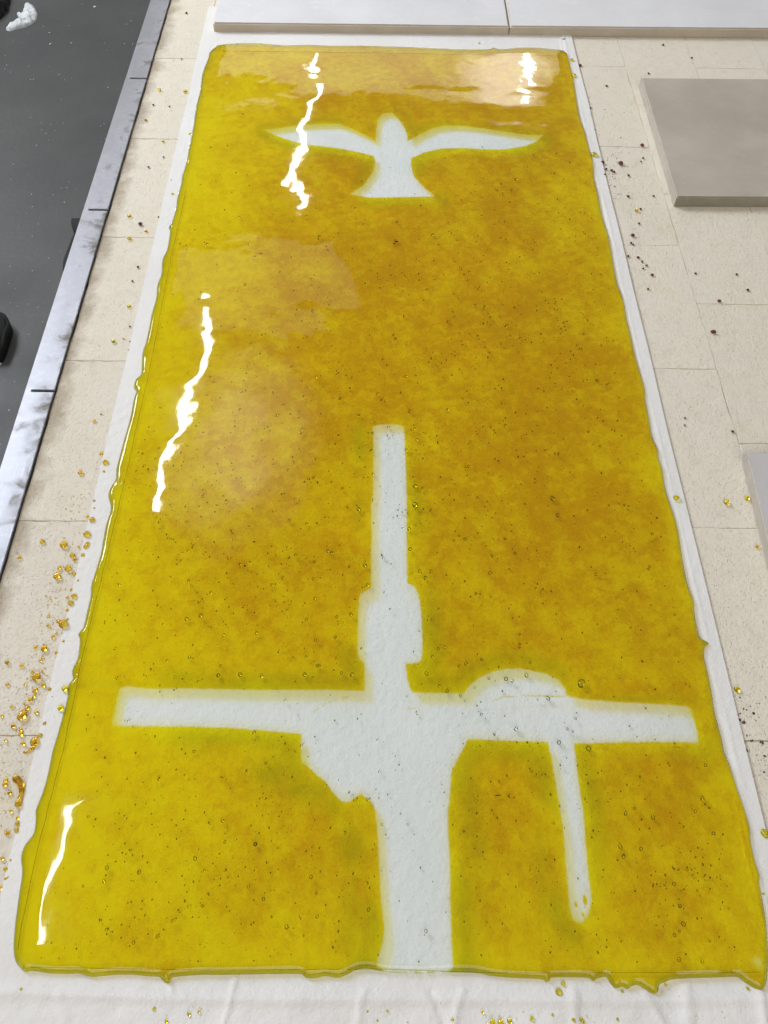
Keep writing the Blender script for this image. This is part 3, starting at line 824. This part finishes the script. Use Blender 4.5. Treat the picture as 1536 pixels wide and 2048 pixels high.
# flat underside closes the body
step = max(1, len(outline) // 1500)
oo = outline[::step]
me = bpy.data.meshes.new('underside')
me.from_pydata([(x, y, ZP + .0003) for x, y in oo], [], [tuple(range(len(oo)))]); me.update()
link('underside', me, M['base'], panel)
# the buried edge of the base sheet, seen as a thin dark line inside the rim
def ribbon(name, px, wd, z0, z1):
    q = resample(PP(px, (z0+z1)/2), .004)
    q = q + np.column_stack([(vnoise(np.arange(len(q))*.35, np.zeros(len(q)), 4) - .5) * .0007, np.zeros(len(q))])
    t = np.gradient(q, axis=0); t /= np.linalg.norm(t, axis=1)[:, None]; n = np.column_stack([-t[:, 1], t[:, 0]])
    A, B = q - n*wd/2, q + n*wd/2; k = len(q)
    Vv = np.vstack([np.column_stack([A, np.full(k, z0)]), np.column_stack([B, np.full(k, z0)]), np.column_stack([B, np.full(k, z1)]), np.column_stack([A, np.full(k, z1)])])
    i = np.arange(k - 1); f = []
    for a_, b_ in ((0, 1), (1, 2), (2, 3), (3, 0)):
        f.append(np.stack([i + a_*k, i+1 + a_*k, i+1 + b_*k, i + b_*k], 1))
    return link(name, mesh_np(name, Vv, np.vstack(f), False), M['seam'], panel)
ribbon('sheet_edge', [(372, 380), (341, 520), (298, 747), (281, 820), (248, 967), (213, 1117), (167, 1300), (128, 1495), (78, 1687), (44, 1847), (36, 1900)], .0005, .0028, .0034)
ribbon('sheet_edge', [(60, 1934), (400, 1940), (760, 1938), (1000, 1946), (1400, 1945), (1520, 1944)], .0005, .0028, .0034)
ribbon('sheet_edge', [(444, 102), (700, 105), (1000, 110), (1120, 112)], .0006, .0028, .0034)

# bubbles
def bub_mesh(ico, name='bubble'):
    return mesh_np(name, ico[0], ico[1])
bub2 = bub_mesh(ICO2)
bub2.materials.append(M['bubble'])
allb = list(BIG)
def dens(px, py):
    """where the photo shows many bubbles"""
    d = .35 + .65 * math.exp(-((px - 880) / 330) ** 2 - ((py - 820) / 380) ** 2)
    d += .5 * math.exp(-((px - 430) / 200) ** 2 - ((py - 1080) / 180) ** 2) + .35 * math.exp(-((px - 400) / 200) ** 2 - ((py - 1720) / 120) ** 2)
    d += .4 * math.exp(-((px - 1330) / 120) ** 2 - ((py - 1760) / 150) ** 2)
    if py < 330: d *= .25
    return d
def inside_panel(px, py):
    t = (py - 100) / 1850
    return 108 < py < 1925 and 435 - t * 375 < px < 1120 + t * 385
while len(allb) < 298:
    px, py = random.uniform(40, 1520), random.uniform(400, 1930)
    if not inside_panel(px, py) or random.random() > dens(px, py): continue
    pr = P(px, py, ZT)[:2]
    c_in = max(sdf(pr[None], dove_p)[0], sdf(pr[None], cross_p)[0]) > 0
    if c_in and random.random() < .35: continue
    allb.append((px, py, random.uniform(2.6, 4.0) * (.75 + .35 * py / 2048)))
for px, py, r in allb:
    z = random.uniform(.0042, .0056)
    p = P(px, py, z); s_ = pxsize(px, py, z) * r * .82
    o = bpy.data.objects.new('bubble', bub2); COL.objects.link(o); o.parent = panel
    o.location = p; zz = min(s_ * .85, .0018)
    o.scale = (s_ * random.uniform(.85, 1.0), s_ * random.uniform(.95, 1.3), zz)
    o.rotation_euler = (0, 0, random.uniform(-.6, .6))
it = []
CL = [(random.uniform(100, 1450), random.uniform(380, 1900), random.uniform(14, 60)) for _ in range(130)]
while len(it) < 4600:
    px, py = random.uniform(40, 1520), random.uniform(130, 1930)
    if random.random() < .32:
        q = random.choice(CL); px, py = random.gauss(q[0], q[2]), random.gauss(q[1], q[2] * .8)
    if not inside_panel(px, py) or random.random() > dens(px, py): continue
    if random.random() < .5:
        pr = P(px, py, ZT)[:2]
        if max(sdf(pr[None], dove_p)[0], sdf(pr[None], cross_p)[0]) > 0: continue
    z = random.uniform(.003, .0060); p = P(px, py, z)
    r = (.40 + random.random() ** 2.6 * 1.4) * (.75 + .45 * py / 2048)
    s_ = pxsize(px, py, z) * r * .95
    it.append((p[0], p[1], z, s_, s_ * random.uniform(1, 2.0), s_, random.uniform(-.5, .5)))
o = link('small_bubbles', scatter_mesh('small_bubbles', it, ICO1), M['tiny'], panel); o['kind'] = 'stuff'
# a dark inclusion and a few
it = []
for px, py, a_, b_ in [(793, 483, 5, 2), (788, 487, 3, 1.4), (995, 1591, 9, 1)]:
    z = .004; p = P(px, py, z); s_ = pxsize(px, py, z)
    it.append((p[0], p[1], z, s_*a_, s_*b_, s_*b_*.6, .1))
link('inclusion', scatter_mesh('inclusion', it, ICO1, .25), M['brown'], panel)

# ------------------------------------------------------------------ beads and splashes of glass
def bead_mesh(k, flat):
    r = random.Random(k)
    v, f = ICO3; v = v.copy()
    for i in range(len(v)):
        n = noise.noise(Vector(v[i]) * 1.3 + Vector((k * 7.1, 0, 0)))
        v[i] *= 1 + .10 * n
    v[:, 2] = np.where(v[:, 2] < 0, v[:, 2] * .75, v[:, 2])
    v[:, 2] *= flat
    v[:, 2] -= v[:, 2].min()
    return mesh_np('bead', v, f)
bead_m = {}
for mk in ('amber', 'yellowg', 'brown'):
    bead_m[mk] = []
    for k in range(4):
        me = bead_mesh(k, .80); me.materials.append(M[mk]); bead_m[mk].append(me)
SMALL = []
def bead(px, py, r, mk, label, group, el=1.0, zb=0.0, name='glass_bead'):
    p = P(px, py + r * .35, zb + .0002); s_ = pxsize(px, py, 0) * r
    o = bpy.data.objects.new(name, random.choice(bead_m[mk])); COL.objects.link(o)
    o.location = (p[0], p[1], zb + .0001)
    o.scale = (s_, s_ * 1.02 * el, s_ * .95)
    o.rotation_euler = (0, 0, random.uniform(-.5, .5))
    if label is None: SMALL.append((o, px, py, dict(amber='amber', yellowg='yellow', brown='dark')[mk]))
    return tag(o, label, 'glass bead', group)
GL = 'amber glass beads spilled on the bricks left of the panel'
GR = 'glass beads spilled on the bricks right of the panel'
GP = 'glass beads on the white paper'
C8 = lambda x, y: (x / 3, 1000 + y / 3)
NAMED = [
    (*C8(525, 205), 7, 'amber', 'round amber bead at the paper edge, second from the top of the left trail', GL, 1),
    (*C8(555, 118), 6, 'amber', 'topmost round amber bead at the paper edge left of the panel', GL, 1),
    (*C8(521, 272), 5, 'amber', 'amber double bead stretched upright by the left paper edge', GL, 1.7),
    (*C8(385, 267), 7.5, 'amber', 'large round amber bead on the brick, left of the beads at the paper edge', GL, 1),
    (*C8(255, 248), 5, 'amber', 'small pale amber bead furthest left at the top of the trail', GL, 1),
    (*C8(410, 408), 6.5, 'amber', 'amber bead right of the lone big one in the upper trail', GL, 1),
    (*C8(345, 453), 7.5, 'amber', 'big amber bead lowest of the upper cluster on the bricks', GL, 1),
    (*C8(447, 576), 6, 'amber', 'upper of two amber beads touching by the left paper edge', GL, 1),
    (*C8(427, 617), 6, 'amber', 'lower of two amber beads touching by the left paper edge', GL, 1),
    (*C8(385, 743), 9, 'amber', 'large amber bead by the left paper edge with small ones stuck around it', GL, 1),
    (*C8(268, 888), 6.5, 'amber', 'tilted amber bead with a bright spot midway down the trail', GL, 1.1),
    (*C8(223, 1057), 9, 'amber', 'large ragged amber blob on the brick left of the cross arm', GL, .9),
    (*C8(137, 1287), 9, 'amber', 'long upright oval amber bead above the brick joint', GL, 1.3),
    (*C8(213, 1448), 9, 'amber', 'large amber bead just below the brick joint near the paper edge', GL, 1.2),
    (*C8(245, 1412), 5, 'amber', 'dark amber bead on the brick joint touching the paper edge', GL, 1),
    (*C8(127, 1402), 5, 'amber', 'amber bead sitting in the lowest brick joint on the left', GL, 1),
    (36, 1647, 5, 'amber', 'bright amber bead low on the left bricks under the worm shaped splash', GL, 1.2),
    (212, 925, 6, 'amber', 'dark amber bead on the bricks left of the panel above the long trail', GL, 1),
    (161, 945, 5, 'amber', 'honey coloured bead nearer the rail, above the long trail', GL, 1),
    (203, 907, 4, 'amber', 'pale amber bead just above the dark amber one left of the panel', GL, 1),
    (227, 682, 4.2, 'yellowg', 'clear yellow bead on the bricks left of the panel, alone', GL, 1),
    (258, 612, 4, 'yellowg', 'clear yellow bead near the left paper edge, uppermost of its kind there', GL, 1),
    (1352, 996, 6, 'yellowg', 'yellow bead on the paper border right of the panel', GP, 1),
    (1452, 1004, 6, 'yellowg', 'yellow bead on the bricks close to the pale grey shelf', GR, 1),
    (1493, 996, 5, 'yellowg', 'yellow bead touching the edge of the pale grey shelf', GR, 1.1),
    (1473, 1378, 6, 'yellowg', 'bright yellow bead on the bricks above the dark specks right of the panel', GR, 1),
    (1528, 1666, 8, 'yellowg', 'oval yellow bead at the lower right edge of the frame', GR, 1.2),
    (1514, 1093, 4, 'amber', 'small orange bead under the pale grey shelf edge', GR, 1),
    (1241, 327, 5, 'brown', 'largest dark red bead on the bricks left of the taupe shelf', GR, 1),
    (1284, 291, 4, 'brown', 'dark red bead closest to the left side of the taupe shelf', GR, 1),
    (1205, 325, 4, 'brown', 'dark red bead at the paper edge right of the panel', GR, 1),
    (1265, 471, 4, 'brown', 'dark bead below the taupe shelf corner', GR, 1),
    (1273, 421, 4, 'amber', 'orange bead with two specks left of the taupe shelf corner', GR, 1),
    (1160, 131, 3.3, 'brown', 'dark bead beside the far right corner of the panel', GR, 1),
    (1304, 550, 3.3, 'brown', 'dark bead on the bricks at the end of a row of smaller ones', GR, 1),
    (1188, 310, 6, 'yellowg', 'yellow bead stuck to the right edge of the panel below the dove wing level', GP, 1),
    (1148, 152, 4.5, 'yellowg', 'golden bead on the paper against the far right edge of the panel', GP, 1.2),
    (1143, 121, 4, 'yellowg', 'pale yellow bead right of the far corner of the panel', GP, 1),
    (281, 448, 4.2, 'brown', 'dark brown bead on the bricks beside the latch', GL, 1),
    (259, 432, 4, 'amber', 'brown amber bead left above the dark brown one', GL, 1),
    (259, 477, 4, 'amber', 'brown amber bead below the dark brown one', GL, 1),
    (319, 180, 4.5, 'yellowg', 'flat yellow splash bead near the rail at the far end', GL, .6),
    (371, 183, 4, 'yellowg', 'round yellow bead by the left paper edge at the far end', GL, 1),
    (1117, 1982, 6.5, 'yellowg', 'larger of two yellow beads on the creased paper below the panel', GP, 1.1),
    (1126, 1966, 4.5, 'yellowg', 'smaller of two yellow beads on the creased paper, just below the panel edge', GP, 1.1),
    (985, 2043, 6, 'yellowg', 'yellow bead at the bottom frame edge, left of a matching one', GP, 1.1),
    (1001, 2044, 6, 'yellowg', 'yellow bead at the bottom frame edge, right of a matching one', GP, 1.1),
    (1019, 2041, 5, 'yellowg', 'yellow bead at the bottom frame edge, right of a matching pair', GP, 1),
    (1064, 2036, 4.5, 'yellowg', 'lone yellow bead at the bottom frame edge right of three in a row', GP, 1),
    (130, 1376, 6, 'yellowg', 'upper yellow bead touching the left rim of the panel', GP, 1),
    (122, 1415, 6, 'yellowg', 'lower yellow bead touching the left rim of the panel', GP, 1),
    (1426, 664, 5.5, 'brown', 'flat black chip on the bricks right of the panel', GR, .6),
    (1438, 602, 3.8, 'brown', 'dark bead on the brick joint right of the panel', GR, .8),
    (1495, 580, 3.2, 'brown', 'small dark bead near the right frame edge above the brick joint', GR, 1),
]
NAMES_SHORT = ['second bead of the left trail', 'top bead of the left trail', 'upright double bead', 'large lone amber bead', 'leftmost pale amber bead', 'amber bead by the paper', 'big bead of the upper cluster', 'upper touching bead', 'lower touching bead', 'large bead by left paper edge', 'tilted bright amber bead', 'large ragged amber blob', 'long upright oval bead', 'large bead under brick joint', 'dark bead on brick joint', 'bead in the lowest joint', 'bright bead in near left corner', 'dark amber bead', 'honey coloured bead', 'pale amber bead', 'lone clear yellow bead', 'upper clear yellow bead', 'yellow bead on right paper border', 'yellow bead near pale grey shelf', 'yellow bead touching pale grey shelf', 'bright yellow bead by dark specks', 'oval yellow bead at frame edge', 'small orange bead', 'largest dark red bead', 'dark red bead beside taupe shelf', 'dark red bead at paper edge', 'dark bead below taupe shelf', 'orange bead', 'dark bead beside far right corner', 'dark bead on right bricks', 'yellow bead stuck to right edge', 'golden bead at far right edge', 'pale yellow far corner bead', 'dark brown bead beside latch', 'upper brown amber bead', 'lower brown amber bead', 'flat yellow splash bead', 'round yellow far bead', 'larger yellow paper bead', 'smaller yellow paper bead', 'left bead of bottom pair', 'right bead of bottom pair', 'third bottom yellow bead', 'lone bottom yellow bead', 'upper rim bead', 'lower rim bead', 'flat black chip', 'dark bead on right joint', 'small dark bead at right edge']
assert len(NAMES_SHORT) == len(NAMED)
for px, py, r, mk, lb, gr, el in NAMED:
    bead(px, py, r, mk, lb, gr, el, .0016 if gr == GP else 0)
GLs = 'tiny amber beads of the left trail'
for x, y, r in [(437,333,5.5),(498,330,4),(358,406,4),(445,442,4),(355,727,4.5),(406,715,3),(318,820,4),(262,1110,4.5),(215,1137,5),(183,1195,5),(205,1175,4),(165,1245,5),(130,993,4),(43,973,4.5),(80,1355,4.5),(125,1375,4),(382,848,3.2),(470,483,2.6),(118,345,4),(340,915,3.5),(210,885,3),(222,880,2.6),(255,940,2.6),(245,962,3.4),(195,1028,3),(190,1060,3),(300,1135,4),(315,1180,2.5),(270,1340,4),(148,1218,3),(70,1240,3.5),(218,1272,4),(290,752,3.4),(338,798,2.5),(375,800,2.6),(405,583,3),(405,660,3.5),(430,540,3),(45,1105,4),(150,1105,3),(350,985,2.2),(526,98,3.2),(568,50,2.5),(448,358,3),(472,282,2.3),(12,1295,3),(35,1440,3),(140,1460,4),(255,1025,2.6),(292,690,2)]:
    bead(*C8(x, y), r, 'amber', None, GLs)
for px, py, r in [(12,1560,4.5),(10,1568,5),(20,1585,4.5),(22,1622,3.4),(36,1635,4),(34,1660,5),(16,1666,4),(12,1663,3.4),(5,1716,4),(12,1737,4.5),(22,1720,3),(2,1775,4),(12,1757,3.4),(17,1754,3),(62,1563,2.4)]:
    bead(px, py, r, 'amber', None, 'small amber beads near left corner')
for px, py, r in [(1181,216,2.2),(1188,260,2.5),(1209,350,3),(1212,338,2.5),(1223,341,3),(1228,344,2.6),(1278,447,2.4),(1225,461,2.3),(1256,512,2.6),(1276,515,3),(1284,523,2.4),(1293,531,2.5),(1391,547,2.5),(1473,549,2.5),(1296,578,2.3),(1266,593,2.6),(1286,537,2.3),(1256,393,3),(1307,392,2.4),(1174,246,2),(1173,251,2),(1257,351,2.6),(1286,316,2.2),(1282,323,2),(1281,418,2.4),(1262,486,2.5),(1266,489,2.2),(1326,90,2.4),(1297,147,2.2),(1213,172,2.4),(1383,116,2.2),(1465,863,3),(1370,836,2),(1369,850,2)]:
    bead(px, py, r, 'brown', None, 'tiny dark beads right of the panel')
for px, py, r in [(1331,1969,3),(1495,1976,3.4),(1244,1982,3),(309,2017,4),(378,2027,3.6),(398,2023,3),(333,2042,3.6),(1147,2039,4),(1162,2038,4),(1167,2043,3),(1235,2038,3),(1526,1787,3),(43,1978,3.4),(735,2022,3),(755,2040,2.4),(775,2022,2.4),(965,2023,3),(1105,2029,3),(905,2038,3)]:
    bead(px, py, r, 'yellowg', None, 'tiny yellow beads on the near paper', 1, .0016)
for px, py, r in [(292,241,2.8),(326,283,2.8),(346,389,3.3),(380,268,3.2),(475,89,2.8),(958,87,2.6),(292,462,3),(189,842,3.2),(208,943,3),(189,1002,2.8),(202,828,2),(258,700,2),(247,677,2)]:
    bead(px, py, r, 'amber' if px < 300 else 'yellowg', None, 'tiny golden beads of the far half')
for px, py, r in [(276,534,2.6),(265,562,2.2),(373,26,2.4),(363,118,1.8),(307,210,2.2),(339,213,1.8),(297,334,2.2),(327,314,1.8),(343,361,1.8),(317,434,1.8),(260,653,2),(260,683,1.8),(1128,80,3)]:
    bead(px, py, r, 'brown', None, 'tiny dark beads left and behind')

# every small bead says where it sits beside a bead that can be found
LAND = {}
for (px, py, r, mk, lb, gr, el), short in zip(NAMED, NAMES_SHORT):
    LAND[short] = (px, py)
def dirword(dx, dy):
    a = math.degrees(math.atan2(-dy, dx)) % 360
    return ['right of', 'above right of', 'above', 'above left of', 'left of', 'below left of', 'below', 'below right of'][int((a + 22.5) // 45) % 8]
buckets = {}
for o, px, py, word in SMALL:
    sh = min(LAND, key=lambda k: (LAND[k][0] - px) ** 2 + (LAND[k][1] - py) ** 2)
    lx, ly = LAND[sh]
    buckets.setdefault((word, dirword(px - lx, py - ly), sh), []).append((math.hypot(px - lx, py - ly), o))
ORD = ['nearest', 'second', 'third', 'fourth', 'fifth', 'sixth', 'seventh', 'eighth', 'ninth', 'tenth']
for (word, dw, sh), lst in buckets.items():
    lst.sort(key=lambda t: t[0])
    for k, (_, o) in enumerate(lst):
        o['label'] = ('tiny %s bead %s the %s' % (word, dw, sh)) if len(lst) == 1 else ('tiny %s bead, %s one %s the %s' % (word, ORD[min(k, 9)], dw, sh))

# worm shaped splash and smears
o_bm = bmesh.new()
pts = [P(x, y, .0025) for x, y in [(29, 1552), (33, 1558), (39, 1565), (43, 1574), (42, 1586), (39, 1597), (36, 1607), (35, 1614)]]
ss = pxsize(35, 1580)
tube_bm(o_bm, spline(pts, 4), np.interp(np.linspace(0, 1, 29), [0, .08, .25, .45, .6, .72, .8, .92, 1], [5, 8, 7.5, 6, 4, 4, 6.5, 7, 3]) * ss, 14)
for v in o_bm.verts: v.co.z = max(.0001, v.co.z * .9)
tag(link('glass_splash', bm_mesh('glass_splash', o_bm), M['amber']), 'worm shaped amber glass splash on the bricks near the lower left', 'glass splash')
o_bm = bmesh.new()
pts = [P(x, y, .0006) for x, y in [(46, 1503), (52, 1504), (60, 1499), (70, 1494), (78, 1488)]]
tube_bm(o_bm, spline(pts, 4), np.interp(np.linspace(0, 1, 17), [0, .3, .7, 1], [2, 3, 4, 2]) * ss, 10)
for v in o_bm.verts: v.co.z = max(.0001, v.co.z * .5)
tag(link('glass_splash', bm_mesh('glass_splash', o_bm), M['amber']), 'thin pale smear of yellow glass below the large bead at the brick joint', 'glass splash')

# grit: dark specks on the bricks
it = []
def speck(px, py, r, zb=0):
    p = P(px, py, zb); s_ = pxsize(px, py) * r
    it.append((p[0], p[1], zb + s_*.05, s_, s_ * random.uniform(.5, 1.3), s_ * .3, random.random() * 3))
for px, py, r in [(1480,1395,2.2),(1487,1418,3),(1493,1420,2.4),(1507,1427,3.6),(1480,1427,2.4),(1479,1440,3.4),(1487,1445,4.4),(1476,1430,2),(1501,1413,2),(1513,1407,1.6),(1519,1407,1.6),(1531,1394,2),(1494,1471,2),(1502,1482,2.6),(1493,1501,4.4),(1505,1481,2.8),(1524,1485,3.4),(1522,1484,3),(1529,1512,2.6),(1528,1544,2.4),(1512,1441,1.6),(1522,1468,1.3),(1500,1536,1.6),(1471,1421,2),(1518,1435,1.4),(1526,1451,1.2)]:
    speck(px, py, r)
for k in range(150):
    px, py = random.uniform(1455, 1536), random.uniform(1380, 1560); speck(px, py, random.uniform(.4, 1.1))
for k in range(260):
    t = random.random(); py = 80 + t * 1300
    px = random.uniform(1150 + (py - 80) * .245, 1536)
    if 1270 < px and 150 < py < 415: continue
    if px > 1478 and 900 < py < 1150: continue
    speck(px, py, random.uniform(.35, .9))
for k in range(90):
    px = random.gauss(1222, 22); py = random.gauss(345, 55)
    if px > 1153 + (py-80)*.235 and px < 1270: speck(px, py, random.uniform(.5, 1.4))
for k in range(200):
    py = random.uniform(10, 1700); xl = 335 - .295 * py; xr = 400 - .235 * (py - 70)
    px = random.uniform(xl + 8, xr - 3)
    if px > 0: speck(px, py, random.uniform(.35, .9))
tag(link('dark_grit', scatter_mesh('dark_grit', it, ICO1, .25), M['speck']), 'fine dark grit and specks sprinkled over the cream bricks', 'grit', kind='stuff')
it = []
for k in range(420):
    y = random.uniform(-60, 2200); xx = 540 - y * .27 + random.gauss(-60, 48)
    px, py = C8(xx, y)
    if px < 0 or px > 400 - .235 * (py - 70) - 4: continue
    p = P(px, py); s_ = pxsize(px, py) * random.uniform(.4, 1.5)
    it.append((p[0], p[1], s_ * .3, s_, s_, s_ * .6, 0))
for k in range(120):
    px, py = random.uniform(250, 1500), random.uniform(1992, 2046)
    p = P(px, py, .0022); s_ = pxsize(px, py) * random.uniform(.4, 1.3)
    it.append((p[0], p[1], .0022, s_, s_, s_ * .6, 0))
tag(link('amber_crumbs', scatter_mesh('amber_crumbs', it, ICO1, .2), M['amber']), 'dust fine amber glass crumbs sprinkled beside and in front of the panel', 'crumbs', kind='stuff')
